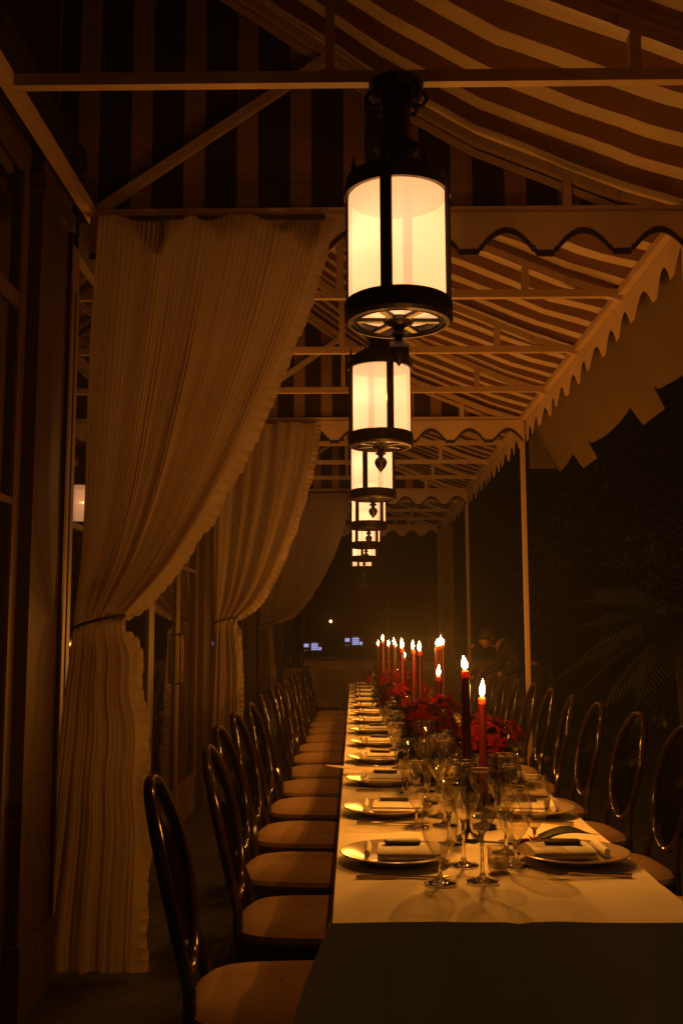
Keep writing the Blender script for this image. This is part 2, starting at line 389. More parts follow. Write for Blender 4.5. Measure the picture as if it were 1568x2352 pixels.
# outer skirt with broad tabs, nearest bays only
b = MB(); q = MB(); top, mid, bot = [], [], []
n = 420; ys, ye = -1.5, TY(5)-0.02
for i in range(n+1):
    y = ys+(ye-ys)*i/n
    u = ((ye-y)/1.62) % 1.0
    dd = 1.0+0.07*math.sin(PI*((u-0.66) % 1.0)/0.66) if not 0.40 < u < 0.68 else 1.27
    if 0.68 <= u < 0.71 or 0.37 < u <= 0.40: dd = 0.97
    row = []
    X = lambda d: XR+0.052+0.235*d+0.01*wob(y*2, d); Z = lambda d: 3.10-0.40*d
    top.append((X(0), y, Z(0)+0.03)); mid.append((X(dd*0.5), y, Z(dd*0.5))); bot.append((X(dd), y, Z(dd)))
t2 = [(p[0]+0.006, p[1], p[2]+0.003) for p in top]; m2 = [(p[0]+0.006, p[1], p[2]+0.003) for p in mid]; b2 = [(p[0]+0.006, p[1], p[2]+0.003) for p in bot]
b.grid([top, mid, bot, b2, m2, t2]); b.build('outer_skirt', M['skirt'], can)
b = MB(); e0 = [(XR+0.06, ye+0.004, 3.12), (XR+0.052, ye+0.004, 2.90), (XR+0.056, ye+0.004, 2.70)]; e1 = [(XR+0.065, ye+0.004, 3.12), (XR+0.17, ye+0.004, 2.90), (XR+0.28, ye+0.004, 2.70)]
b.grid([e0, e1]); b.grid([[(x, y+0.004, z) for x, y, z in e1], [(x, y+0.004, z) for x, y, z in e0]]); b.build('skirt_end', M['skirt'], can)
for k in BAYS:
    for X in (XR+0.0,):
        b = MB(); b.box(X-0.02, X+0.02, TY(k)-0.02, TY(k)+0.02, 0, H-0.03, bev=0.004); b.build('post', M['cmetal'], can, smooth=False)

# ================================================================== LANTERNS
def make_lantern(k, rot):
    z0 = 2.545
    L = empty('pendant_lantern', (0.147, TY(k), z0), 0)
    b = MB(); b.lathe([(0.158, -0.178), (0.158, 0.178)], n=64, cap=False); b.build('glass_shade', M['frost'], L)
    b = MB(); b.lathe([(0.172, 0.172), (0.172, 0.205), (0.165, 0.212), (0.165, 0.232), (0.150, 0.240), (0.120, 0.262), (0.085, 0.275), (0.062, 0.30), (0.055, 0.33), (0.075, 0.345), (0.052, 0.36)], n=48)
    for i in range(8):
        a = i*PI/4+rot; b.lathe([(0.006, 0.225), (0.009, 0.24), (0.004, 0.255), (0.0, 0.285)], 0.163*math.cos(a), 0.163*math.sin(a), 6)
    b.build('cap', M['bronze'], L)
    b = MB(); b.lathe([(0.046, 0.35), (0.046, 0.50), (0.05, 0.505), (0.085, 0.52), (0.09, 0.56), (0.06, 0.585)], n=24)
    for i in range(8):
        a = i*PI/4; c, s = math.cos(a), math.sin(a)
        b.tube([(c*0.05, s*0.05, 0.49), (c*0.085, s*0.085, 0.49), (c*0.10, s*0.10, 0.515), (c*0.09, s*0.09, 0.54), (c*0.08, s*0.08, 0.53)], 0.008, 6)
    b.build('rod', M['bronze'], L)
    for i in range(4):
        a = R(-90)+rot+i*PI/2; c, s = math.cos(a), math.sin(a)
        q = MB(); q.bar((c*0.163, s*0.163, -0.18), (c*0.163, s*0.163, 0.18), 0.012, 0.036, upv=(-s, c, 0)); q.build('upright', M['bronze'], L, smooth=False)
    b = MB(); b.lathe([(0.161, -0.172), (0.168, -0.176), (0.170, -0.215), (0.173, -0.222), (0.173, -0.236), (0.163, -0.246), (0.150, -0.248), (0.146, -0.242), (0.134, -0.246), (0.128, -0.240), (0.128, -0.226), (0.161, -0.215)], n=64, cap=False)
    ring = b.build('bottom_ring', M['bronze'], L)
    for i in range(28):
        pass
    b = MB()
    for i in range(40):
        a = 2*PI*i/40; c, s = math.cos(a), math.sin(a)
        b.bar((c*0.1705, s*0.1705, -0.213), (c*0.1705, s*0.1705, -0.182), 0.004, 0.010, upv=(-s, c, 0))
    b.build('fluting', M['brass'] if False else M['bronze'], ring, smooth=False)
    b = MB()
    for i in range(6):
        a = i*PI/3+rot+0.3; c, s = math.cos(a), math.sin(a)
        b.bar((c*0.02, s*0.02, -0.236), (c*0.132, s*0.132, -0.236), 0.020, 0.012)
    b.build('spokes', M['bronze'], ring, smooth=False)
    b = MB(); b.add([(0, 0, -0.214)]+[(0.14*math.cos(2*PI*i/32), 0.14*math.sin(2*PI*i/32), -0.214) for i in range(32)], [(0, i+1, (i+1) % 32+1) for i in range(32)])
    b.build('bottom_glass', M['frost'], L, smooth=False)
    b = MB(); b.lathe([(0.0, -0.225), (0.044, -0.228), (0.048, -0.243), (0.022, -0.255), (0.014, -0.268), (0.026, -0.278), (0.030, -0.284), (0.014, -0.292), (0.012, -0.300), (0.028, -0.312), (0.034, -0.330), (0.026, -0.352), (0.010, -0.372), (0.004, -0.380), (0.0, -0.386)], n=20)
    b.build('finial', M['bronze'], L)
    li = D.lights.new('bulb', 'POINT'); li.energy = LAMP_IN; li.color = LAMP_COL; li.shadow_soft_size = 0.0
    o = D.objects.new('bulb', li); COL.objects.link(o); o.parent = L; o.location = (-0.045, -0.035, 0.02)
    li = D.lights.new('downlight', 'SPOT'); li.energy = FILL_DOWN; li.color = LAMP_COL; li.shadow_soft_size = 0.0; li.spot_size = R(114); li.spot_blend = 0.75  # unseen source added under the finial to light the table
    o = D.objects.new('downlight', li); COL.objects.link(o); o.parent = L; o.location = (0, 0, -0.392)
    return L
for i, rot in enumerate([-15, 16.6, -21, -42, -41, -10, -26]):
    L = make_lantern(2*i, R(rot))
    tag(L, ('largest and nearest glowing drum lantern with dark bronze bars and spoked base' if i == 0 else f'{nth(i, 7)} glowing drum lantern in the row, counted from the camera' if i < 6 else 'farthest and smallest glowing drum lantern at the end of the row'), 'lantern', 'drum lanterns hung in a row from the canopy')

# ================================================================== CURTAINS
def poly(pts, z):
    for i in range(len(pts)-1):
        (x0, z0), (x1, z1) = pts[i], pts[i+1]
        if z0 >= z >= z1:
            t = 0 if z0 == z1 else (z0-z)/(z0-z1); return x0*(1-t)+x1*t
    return pts[-1][0] if z < pts[-1][1] else pts[0][0]
def smooth_poly(pts, z, h=0.06):
    return sum(poly(pts, min(pts[0][1], max(pts[-1][1], z+d*h))) for d in (-1, -.5, 0, .5, 1))/5
def curtain(yc, left, right, ztie, npl, res, label, seed, ruffle=True):
    C = empty('curtain', (left[-1][0], yc, 0)); inv = (-left[-1][0], -yc, 0)
    tag(C, label, 'curtain', 'cream curtains hung from the canopy frames')
    nu, nz = res
    rows = []; ztop = left[0][1]
    for j in range(nz+1):
        z = ztop*(1-j/nz)+0.02*(j/nz); xl = smooth_poly(left, z); xr = smooth_poly(right, z)
        row = []
        wd = xr-xl
        for i in range(nu+1):
            u = i/nu
            amp = 0.0042 if z > ztie else 0.0030
            amp = min(amp, wd*0.03+0.002)
            y = amp*math.sin(2*PI*npl*u+2.2*wob(u*9, seed)+1.0*wob(u*5, z*0.5, seed))*(0.7+0.6*abs(wob(u*11, seed, 8)))*1.2 + 0.07*min(1, wd/0.6)*wob(u*5+seed, 0.3 if z > ztie else 5.3, z*0.10) + 0.04*min(1, wd/0.5)*wob(u*13+seed, z*0.30, 3)
            # fabric bulges away under its own slack between the heading and the tie
            tt = max(0, min(1, (ztop-z)/(ztop-ztie))) if z > ztie else 0
            y -= 0.10*math.sin(PI*tt)*u*u + 0.020*math.sin(2*PI*5*u+2*wob(u*4, seed, 6)+seed)*min(1, tt*2.5)*(1 if z > ztie else 0)
            if z <= ztie:
                y += 0.030*wob(u*9+seed, z*0.25, 4)+0.006*math.sin(2*PI*11*u+3*wob(u*6, seed)+seed)
            gather = math.exp(-((z-ztie)/0.09)**2)
            y *= 1-0.6*gather
            ug = u
            row.append((xl+wd*ug, yc+y, z))
        rows.append(row)
    b = MB(); b.grid(rows); fb = b.build('drape', M['curtain'], C, angle=80); fb.location = inv
    # heading band
    b = MB(); b.box(left[0][0]-0.01, right[0][0]+0.01, yc-0.012, yc+0.012, ztop-0.008, ztop+0.008, bev=0.003); h_ = b.build('curtain_rail', M['piping'], C); h_.location = inv
    # ruffle along the leading edge
    rr = []; n = nz*5
    edge = []
    for j in range(n+1):
        z = ztop*(1-j/n)+0.02*(j/n)
        jf = j/n*nz; j0 = min(int(jf), nz-1); t = jf-j0
        a, c = Vector(rows[j0][-1]), Vector(rows[j0+1][-1]); edge.append(a*(1-t)+c*t)
    s = 0; cols = []
    for j in range(n+1):
        if j: s += (edge[j]-edge[j-1]).length
        e = edge[j]; d = (edge[min(j+1, n)]-edge[max(j-1, 0)]); d.y = 0; d.normalize()
        out = Vector((-d.z, 0, d.x)); 
        if out.x < 0: out = -out
        low = e.z < ztie
        ph = s*2*PI/0.047+3.0*wob(s*7, seed)+2.0*wob(s*2.3, seed*3)
        f1 = math.sin(ph)
        wdt = 0.055+0.010*wob(s*9, seed*1.7)+(0.030*max(0, wob(s*4.5, seed)+0.2) if low else 0)
        pinch = 1-0.8*math.exp(-((e.z-ztie)/0.05)**2)
        row = []
        for i in range(6):
            t = i/5
            p = e+out*(wdt*pinch*t-0.004)+Vector((0, (0.007*f1*t**0.8-0.008)+0.035*wob(s*9, t, seed)*t, 0.010*wob(s*14, seed, 2)*t))
            p.z += 0.005*math.sin(ph+1.3)*t*(1 if not low else 1.5)+(0.025*wob(s*5, 1.1, seed)*t if low else 0)
            row.append(tuple(p))
        cols.append(row)
    b = MB(); b.grid(cols); rf = b.build('ruffle', M['curtain'], C, angle=80); rf.location = inv
    if ztie > 0.2:
        xl, xr = smooth_poly(left, ztie), smooth_poly(right, ztie); b = MB(); cx = (xl+xr)/2; rx = (xr-xl)/2+0.012
        pts = [(cx+rx*math.cos(a), yc+0.05*math.sin(a), ztie+0.03*math.cos(a+0.4)) for a in [2*PI*i/24 for i in range(24)]]
        b.tube(pts, 0.007, 8, closed=True); b.build('tieback', M['piping'], C).location = inv
    return C
def PLY(pts, Y): return [PY(x, y, Y) for x, y in pts]
Y1 = TY(1)-0.095
left = PLY([(232, 503), (216, 760), (208, 950), (203, 1150), (192, 1300), (178, 1390), (162, 1500), (148, 1600), (120, 1850), (80, 2150)], Y1)
right = PLY([(742, 510), (722, 600), (690, 710), (648, 830), (606, 930), (548, 1060), (480, 1180), (405, 1290), (330, 1370), (266, 1432), (296, 1478), (303, 1540), (292, 1590), (312, 1640), (316, 1720), (304, 1790), (316, 1900), (312, 2000), (306, 2150)], Y1)
curtain(Y1, left, right, right[9][1], 46, (760, 110), 'nearest cream curtain, widest and tied back at the left, with ruffled edge', 1.0)
Y2 = TY(5)-0.095
left = [(-1.16, 3.09), (-1.16, 2.2), (-1.15, 1.4), (-1.17, 0.9), (-1.2, 0.02)]
right = PLY([(725, 985), (715, 1050), (700, 1120), (680, 1190), (655, 1260), (625, 1330), (585, 1390), (535, 1427), (540, 1470), (546, 1540), (545, 1620), (548, 1700), (548, 1800)], Y2)
right[0] = (right[0][0], 3.09)
curtain(Y2, left, right, right[7][1], 40, (420, 80), 'second cream curtain from the camera, tied back between the other two', 4.2)
Y3 = TY(9)-0.095
left = [(-1.16, 3.09), (-1.16, 1.4), (-1.2, 0.02)]
right = PLY([(797, 1140), (790, 1180), (776, 1230), (757, 1280), (732, 1330), (700, 1380), (668, 1415), (618, 1434), (616, 1450), (620, 1500), (622, 1560), (622, 1660)], Y3)
right[0] = (right[0][0], 3.09)
curtain(Y3, left, right, right[7][1], 40, (300, 60), 'farthest of the three tied back cream curtains on the left', 7.7)
Y4 = TY(13)-0.095
left = [(1.42, 3.09), (1.42, 0.02)]; right = [(1.62, 3.09), (1.62, 2.0), (1.6, 1.4), (1.6, 0.02)]
curtain(Y4, left, right, 0.1, 9, (120, 60), 'narrow straight cream curtain hanging at the far right post', 9.1)

# ================================================================== TABLE + CLOTH
tb = empty('banquet_table', (0.327, (TY0+TY1)/2, 0))
tag(tb, 'long narrow banquet table wholly under a white cloth, running away from the camera', 'table')
cy = (TY0+TY1)/2
b = MB(); b.box(TXL+0.02-0.327, TXR-0.02-0.327, TY0+0.02-cy, TY1-0.02-cy, 0.715, 0.742, bev=0.004); b.build('tabletop', M['wood'], tb)
for x in (TXL+0.1, TXR-0.1):
    for y in [TY0+0.25+i*(TY1-TY0-0.5)/5 for i in range(6)]:
        b = MB(); b.tube([(x-0.327, y-cy, 0), (x-0.327, y-cy, 0.715)], 0.016, 8); b.build('leg', M['iron'], tb)
# cloth
def cloth():
    b = MB(); nx, ny = 30, 240
    rows = []
    for j in range(ny+1):
        y = TY0+(TY1-TY0)*j/ny
        rows.append([(TXL+(TXR-TXL)*i/nx, y, TZ+0.0030*wob((TXL+(TXR-TXL)*i/nx)*5, y*2.2)+0.0016*wob((TXL+(TXR-TXL)*i/nx)*14, y*9)-0.0035*max(0, 1-abs((y-TY0) % 0.62-0.31)/0.012)-0.003*max(0, 1-abs(TXL+(TXR-TXL)*i/nx-0.327)/0.02)) for i in range(nx+1)])
    b.grid(rows)
    # perimeter loop, counter-clockwise from near left
    per = []
    for i in range(nx+1): per.append((rows[0][i], (0, -1)))
    for j in range(1, ny+1): per.append((rows[j][nx], (1, 0)))
    for i in range(nx-1, -1, -1): per.append((rows[ny][i], (0, 1)))
    for j in range(ny-1, 0, -1): per.append((rows[j][0], (-1, 0)))
    # densify
    P = []; m = len(per)
    for k in range(m):
        p, nn = Vector(per[k][0]), Vector(per[k][1]); q = Vector(per[(k+1) % m][0]); n2 = Vector(per[(k+1) % m][1])
        st = 3 if (q-p).length > 0.015 else 1
        for t in range(st): P.append((p.lerp(q, t/st), nn.lerp(n2, t/st)))
    rows2 = []
    corners = [(TXL, TY0), (TXR, TY0), (TXR, TY1), (TXL, TY1)]
    drops = [0.0, 0.006, 0.014, 0.03, 0.06, 0.1, 0.15, 0.2, 0.26, 0.34, 0.44, 0.55, 0.64, 0.70]
    for d in drops:
        r = []
        for (p, nn) in P:
            dc = min((Vector((p.x-c[0], p.y-c[1])).length, c) for c in corners)
            cn = Vector((-1 if dc[1][0] == TXL else 1, -1 if dc[1][1] == TY0 else 1)).normalized()
            side = abs(nn.x) > 0.7
            e = math.exp(-(dc[0]/0.055)**2)
            o = Vector(nn).normalized()*(0.012*(1-math.exp(-d*20))+0.09*d*math.sin((p.x*0.9+p.y)*11+2*wob(p.x*2, p.y*2))*(0.25 if side else 1.0))
            if not side: o += Vector(nn).normalized()*(1-math.exp(-d*9))*(0.016*math.sin(p.x*17+1.5*wob(p.x*3, 1.0))+0.012*wob(p.x*8, d*1.5, 2))
            if not side: o += Vector(nn).normalized()*d*0.045*(1+wob(p.x*5, 3.3))
            sat = 0.17*(1-math.exp(-d*3.6))
            o = o*(1-e)+cn*(0.004+sat*1.35)*e
            r.append((p.x+o.x, p.y+o.y, p.z-d+0.0008))
        rows2.append(r)
    b.grid(rows2, closed=True)
    return b
tag(cloth().build('tablecloth', M['cloth'], angle=70), 'white linen tablecloth draped over the long banquet table, corner fold hanging at the near left', 'tablecloth')

# ================================================================== CHAIRS
def make_chair():
    C = empty('dining_chair', (0, 0, 0))       # faces +X, origin under the seat centre
    # oval back at x=-0.215, leaning back
    def bp(a, rx, rz, o=0.0): 
        y = rx*math.cos(a); z = 0.735+rz*math.sin(a); return (-0.19-0.23*(z-0.5)+o-0.03*(1-(y/0.22)**2), y, z)
    b = MB(); pts = [bp(2*PI*i/48, 0.158, 0.225) for i in range(48)]
    b.tube(pts, 0.0155, 12, closed=True, flat=0.8)
    b.build('back_frame', M['chair'], C)
    b = MB(); rows = []
    for r in (0.02, 0.5, 0.97): rows.append([bp(2*PI*i/32, 0.15*r, 0.215*r) for i in range(32)])
    b.grid(rows, closed=True); b.build('back_panel', M['smoke'], C)
    for s in (-1, 1):
        b = MB(); b.tube([(-0.20, s*0.155, 0.40), (-0.205, s*0.14, 0.50), bp(-PI/2+s*0.75, 0.158, 0.225)], 0.016, 8)
        b.build('back_support', M['chair'], C)
        b = MB(); b.tube([(0.19, s*0.18, 0.40), (0.195, s*0.185, 0.25), (0.19, s*0.18, 0.0)], [0.024, 0.018, 0.011], 8); b.build('leg', M['chair'], C)
        b = MB(); b.tube([(-0.19, s*0.165, 0.40), (-0.21, s*0.17, 0.22), (-0.26, s*0.175, 0.0)], [0.022, 0.018, 0.012], 8); b.build('leg', M['chair'], C)
    def outline(g_, z):
        pts = []
        for i in range(40):
            a = 2*PI*i/40; c, s = math.cos(a), math.sin(a); e = 0.55
            x = (0.215-g_)*math.copysign(abs(c)**e, c); y = (0.222-g_)*math.copysign(abs(s)**e, s)
            y *= 1.0+0.05*(x/0.2); pts.append((x, y, z))
        return pts
    b = MB(); b.grid([outline(0.012, 0.375), outline(0.0, 0.385), outline(0.0, 0.415), outline(0.006, 0.42)], closed=True)
    b.build('seat_frame', M['chair'], C)
    b = MB(); b.grid([outline(0.008, 0.418), outline(-0.002, 0.432), outline(0.0, 0.448), outline(0.02, 0.462), outline(0.06, 0.472), outline(0.12, 0.477), outline(0.19, 0.479), outline(0.2199, 0.479)], closed=True)
    b.build('seat_cushion', M['seat'], C)
    return C
proto = make_chair()
tmpl = {n: 0 for n in 'x'}
used = False
def place(proto_, used_, loc, rz):
    o = proto_ if not used_ else copy_tree(proto_)
    o.location = loc; o.rotation_euler = (0, 0, rz); return o
def cyk(k): return 2.56+0.655*k
for k in range(14):
    o = place(proto, used, (-0.222+random.uniform(-.01, .01)+{0: 0.045, 1: 0.09, 2: 0.03}.get(k, 0.01), cyk(k)+random.uniform(-.012, .012), 0), random.uniform(-.09, .09)); used = True
    tag(o, f'{nth(k)} dark oval-backed chair from the camera on the left of the table', 'chair', 'oval-backed chairs drawn up to the table')
for k in range(1, 14):
    o = place(proto, used, (0.94+random.uniform(-.015, .02), cyk(k)+random.uniform(-.012, .012), 0), PI+random.uniform(-.1, .1))
    tag(o, ('mostly cut off pale seat of the nearest dark chair at the right table edge' if k == 1 else f'{nth(k-1, 13)} dark oval-backed chair from the camera on the right of the table'), 'chair', 'oval-backed chairs drawn up to the table')

# ================================================================== TABLEWARE
ZT = TZ+0.003
def make_plate():
    b = MB(); b.lathe([(0.0, 0.008), (0.075, 0.008), (0.088, 0.010), (0.108, 0.020), (0.138, 0.026), (0.141, 0.0245), (0.139, 0.022), (0.108, 0.014), (0.085, 0.0), (0.078, 0.0), (0.074, 0.004), (0.0, 0.004)], n=48, cap=False)
    return b.build('dinner_plate', M['plate'])
def make_napkin():
    N = empty('folded_napkin', (0, 0, 0))
    b = MB()
    for L in range(2):
        rows = []; z0 = 0.002+L*0.0105; w = 0.058-L*0.004
        for i in range(25):
            x = -0.056+0.154*i/24
            row = []
            for (yy, zz) in ((-w, 0), (-w-0.005, 0.0045), (-w, 0.009), (-w*0.4, 0.012), (w*0.4, 0.012), (w, 0.009), (w+0.005, 0.0045), (w, 0)):
                row.append((x+0.002*wob(yy*40, L*3.1, 1), yy+0.002*wob(x*30, L), z0+zz+0.0016*wob(x*22, yy*22, L)))
            rows.append(row)
        b.grid(rows, closed=True)
        b.add(rows[0], [tuple(range(8))]); b.add(rows[-1], [tuple(range(7, -1, -1))])
    b.build('folds', M['napkin'], N, angle=50)
    rows = []   # rolled end
    b = MB(); pts = []
    b.tube([(-0.082, -0.058, 0.016), (-0.080, 0.0, 0.019), (-0.083, 0.056, 0.016)], [0.010, 0.013, 0.011], 12, flat=0.7); b.build('rolled_edge', M['napkin'], N)
    return N
def make_knife():
    b = MB(); b.box(-0.105, -0.01, -0.0055, 0.0055, 0.0, 0.006, bev=0.002)
    v = [(-0.01, -0.004, 0.001), (0.09, -0.009, 0.001), (0.115, -0.001, 0.001), (0.105, 0.005, 0.001), (-0.01, 0.004, 0.001)]
    b.add(v+[(x, y, 0.003) for x, y, z in v], [(4, 3, 2, 1, 0), (5, 6, 7, 8, 9)]+[(i, (i+1) % 5, (i+1) % 5+5, i+5) for i in range(5)])
    return b.build('knife', M['steel'])
def make_fork():
    b = MB(); b.tube([(-0.10, 0, 0.002), (-0.03, 0, 0.004), (0.04, 0, 0.010), (0.055, 0, 0.009)], [0.006, 0.0035, 0.003, 0.005], 6, flat=0.5)
    for s in (-1.5, -.5, .5, 1.5): b.tube([(0.05, s*0.003, 0.009), (0.07, s*0.0048, 0.006), (0.10, s*0.0045, 0.010)], [0.0018, 0.0016, 0.0008], 5)
    return b.build('fork', M['steel'])
def make_card():
    b = MB(); b.box(-0.045, 0.045, -0.0145, 0.0145, 0, 0.011, bev=0.003); return b.build('dark_card_case', M['darkcard'])
def glass_prof(h, bw, stem):
    p = [(0.004, stem-0.001), (0.013, stem+0.003)]
    for t in [i/10 for i in range(1, 11)]:
        z = stem+(h-stem)*t; r = bw*(math.sin(min(t*1.6, 1.0)*PI/2)**0.62)
        if t > 0.6: r = bw*(1-0.22*((t-0.6)/0.4)**1.4)
        p.append((r, z))
    return p
def make_glass(name, h, bw, stem, base=0.037):
    b = MB(); P = glass_prof(h, bw, stem); b.lathe(P, n=32, cap=False, mi=0)
    rt = P[-1][0]; b.tube([(rt*math.cos(2*PI*i/32), rt*math.sin(2*PI*i/32), h) for i in range(32)], 0.0011, 6, closed=True, mi=1)
    b.lathe([(0.0, 0.0008), (base, 0.0008), (base+0.0006, 0.0018), (base, 0.0028), (base*0.55, 0.0045), (0.009, 0.010), (0.0048, 0.020), (0.0038, stem*0.6), (0.0048, stem*0.9), (0.010, stem+0.001), (0.0, stem+0.003)], n=24, cap=False, mi=1)
    return b.build(name, [M['glass'], M['sglass']])
def make_votive():
    V = empty('votive_glass', (0, 0, 0))
    b = MB(); b.lathe([(0.0, 0.001), (0.024, 0.001), (0.026, 0.006), (0.027, 0.055), (0.0262, 0.056), (0.0250, 0.054), (0.024, 0.01), (0.0, 0.008)], n=24, cap=False); b.build('cup', M['glass'], V)
    b = MB(); b.lathe([(0.0, 0.0085), (0.0235, 0.0085), (0.0235, 0.026), (0.0, 0.026)], n=20, cap=False); b.build('wax_fill', M['redglass'], V)
    return V
P_ = dict(plate=make_plate(), napkin=make_napkin(), knife=make_knife(), fork=make_fork(), card=make_card(),
          goblet=make_glass('water_goblet', 0.188, 0.044, 0.055), wine=make_glass('wine_glass', 0.250, 0.047, 0.110), small=make_glass('white_wine_glass', 0.205, 0.038, 0.085), votive=make_votive())
U = {}
def put(key, x, y, z, rz, label, cat, group):
    o = place(P_[key], U.get(key, False), (x, y, z), rz); U[key] = True
    tag(o, label, cat, group); return o
jit = lambda s: random.uniform(-s, s)
for side in (0, 1):
    sn = 'left' if side == 0 else 'right'
    for k in range(14):
        y = 2.60+0.648*k+jit(.012); x = (0.108 if side == 0 else 0.552)+jit(.006); rz = (0 if side == 0 else PI)+jit(.04)
        d = 1 if side == 0 else -1
        w = f'at the {nth(k)} {sn} place from the camera'
        put('plate', x, y, ZT, rz, f'round dinner plate {w}', 'plate', 'dinner plates along the table')
        put('napkin', x+d*0.012, y+jit(.006), ZT+0.0125, rz+jit(.13), f'folded white napkin on the plate {w}', 'napkin', 'folded napkins on the plates')
        put('card', x+d*0.020+jit(.01), y+0.012, ZT+0.0385, rz+jit(.12)-0.05, f'small dark card case on the napkin {w}', 'card case', 'dark card cases on the napkins')
        put('knife', x+d*0.005, y-d*0.172+jit(.004), ZT, rz+jit(.04), f'knife beside the plate {w}', 'knife', 'knives on the tablecloth')
        put('fork', x-d*0.0, y+d*0.168+jit(.004), ZT, rz+jit(.04), f'fork beside the plate {w}', 'fork', 'forks on the tablecloth')
        if side == 0:
            gl = [('goblet', 0.190, y-0.235, 'water goblet'), ('wine', 0.295 if k % 4 == 0 else 0.262, y-0.205, 'tall wine glass'), ('small', 0.248, y+0.20, 'smaller wine glass'), ('wine', 0.272, y-0.045, 'inner wine glass')]
        else:
            gl = [('goblet', 0.478, y+0.115, 'water goblet'), ('wine', 0.392, y+0.09, 'tall wine glass'), ('small', 0.43, y+0.22, 'smaller wine glass'), ('goblet', 0.395, y-0.06, 'inner water goblet')]
        for (kk, gx, gy, nm) in gl:
            put(kk, gx+jit(.008), gy+jit(.012), ZT, jit(1), f'empty {nm} {w}', 'glass', 'empty glasses along the table')
for i, (x, y) in enumerate([PZ(1144, 1998, 0.755), (0.22, 4.45), (0.44, 5.55), (0.2, 6.4), (0.42, 8.3)]):
    put('votive', x, y, ZT, 0, ['small square-looking votive glass of dark red wax between the two nearest plates', 'votive glass beside the nearest big flower bowl', 'votive glass in the middle of the table, third from the camera', 'votive glass in the middle of the table, fourth from the camera', 'votive glass in the middle of the table, farthest from the camera'][i], 'votive', 'votive glasses on the table')

# curled leaf + menus
def sheet(name, pts, m, thick=0.0012):   # pts list of rows of xyz
    b = MB(); b.grid(pts); b.grid([[(x, y, z-thick) for x, y, z in r] for r in reversed(pts)]); return b.build(name, m)
rows = []
a, c = Vector((*PZ(1238, 1925, 0.775), 0.0)), Vector((*PZ(1376, 1916, 0.775), 0.0))
for i in range(19):
    t = i/18; p = a.lerp(c, t); w = 0.055*math.sin(PI*min(1, t*0.9+0.12))**0.8*(1-t)**0.35+0.0015
    row = []
    for j in range(9):
        s = (j-4)/4
        row.append((p.x+0.01*s*math.sin(t*5), p.y+s*w, ZT+0.012+0.018*math.sin(t*PI*1.2)+0.014*s*s*(1-t)+0.02*t*t))
    rows.append(row)
tag(sheet('fallen_leaf', rows, M['leaf'], 0.002), 'long dark curled leaf with pointed tip lying behind the nearest right plate', 'leaf')
F = empty('fallen_flower', (*PZ(1222, 1935, 0.76), ZT)); tag(F, 'small orange red blossom with thin dark stem lying by the curled leaf', 'flower')
b = MB()
for i in range(9):
    a_ = i*0.7; c_, s_ = math.cos(a_), math.sin(a_)
    b.add([(0, 0, 0.006), (c_*0.028-s_*0.012, s_*0.028+c_*0.012, 0.016+0.003*(i % 3)), (c_*0.040, s_*0.040, 0.012), (c_*0.028+s_*0.012, s_*0.028-c_*0.012, 0.012)], [(0, 1, 2, 3)])
b.build('petals', M['petal'], F)
b = MB(); b.tube([(-0.01, 0, 0.004), (-0.07, 0.01, 0.004), (-0.14, 0.03, 0.004)], 0.003, 6); b.build('stem', M['leaf'], F)
mx, my = PZ(815, 1770, 0.765)
b = MB(); rows = []
for i in range(9):
    t = i/8; x = mx-0.115+0.21*t; hw = 0.003+0.045*min(1, t*2.2)
    rows.append([(x, my-hw+0.02*t, 0.785-0.02*t), (x, my+0.02*t, 0.789-0.02*t), (x, my+hw*0.6+0.02*t, 0.782-0.015*t)])
tag(sheet('menu_sheet', rows, M['paper']), 'pale paper menu whose pointed corner juts past the left table edge', 'menu')
for i, (x, y, rz, lb) in enumerate([(0.10, 3.58, 0.1, 'flat paper menu between the second and third left plates'), (0.60, 3.62, -0.2, 'flat paper menu between the second and third right plates'), (0.61, 4.25, 0.25, 'tilted paper menu between the third and fourth right plates')]):
    c_, s_ = math.cos(rz), math.sin(rz)
    rows = [[(x+c_*u-s_*v, y+s_*u+c_*v, ZT+0.004+0.004*math.sin(u*30+i)) for u in (-.075, -.04, 0, .04, .075)] for v in (-.04, 0, .04)]
    if i: tag(sheet('menu_sheet', rows, M['paper']), lb, 'menu')

# ================================================================== CANDLES
def flame_mb(s):
    b = MB(); b.lathe([(0.0, 0.0), (0.0052*s, 0.005*s), (0.0084*s, 0.014*s), (0.0080*s, 0.022*s), (0.0046*s, 0.033*s), (0.0, 0.047*s)], n=10, cap=False); return b
cands = [(1068, 1541, 2.86, 'tallest near candle, left of the nearest pair, on a dark stick'), (1106, 1603, 3.02, 'nearest right candle burning lower than its neighbour'),
 (1006, 1554, 4.1, 'lone candle burning low above the big red blossoms'), (963, 1496, 4.55, 'right one of the two bright candles side by side'), (948, 1492, 4.95, 'left one of the two bright candles side by side'),
 (923, 1490, 5.25, 'bright tall candle directly above a lower flame'), (928, 1512, 6.3, 'short candle burning just below its bright neighbour'), (1003, 1485, 4.85, 'brightest tall candle on the right of the far cluster'),
 (1010, 1484, 6.6, 'small candle half hidden behind the bright right one'), (1023, 1477, 7.2, 'small far candle, second from the right end of the row of flames'), (1035, 1481, 7.0, 'small far candle at the right end of the row of flames'),
 (905, 1480, 6.9, 'fourth flame from the left end of the far cluster'), (908, 1486, 8.6, 'tiny far flame just under the fourth one from the left'), (892, 1484, 7.9, 'third flame from the left end of the far cluster'),
 (879, 1473, 7.4, 'second flame from the left end, highest of all'), (868, 1483, 9.3, 'small flame at the left end of the far cluster')]
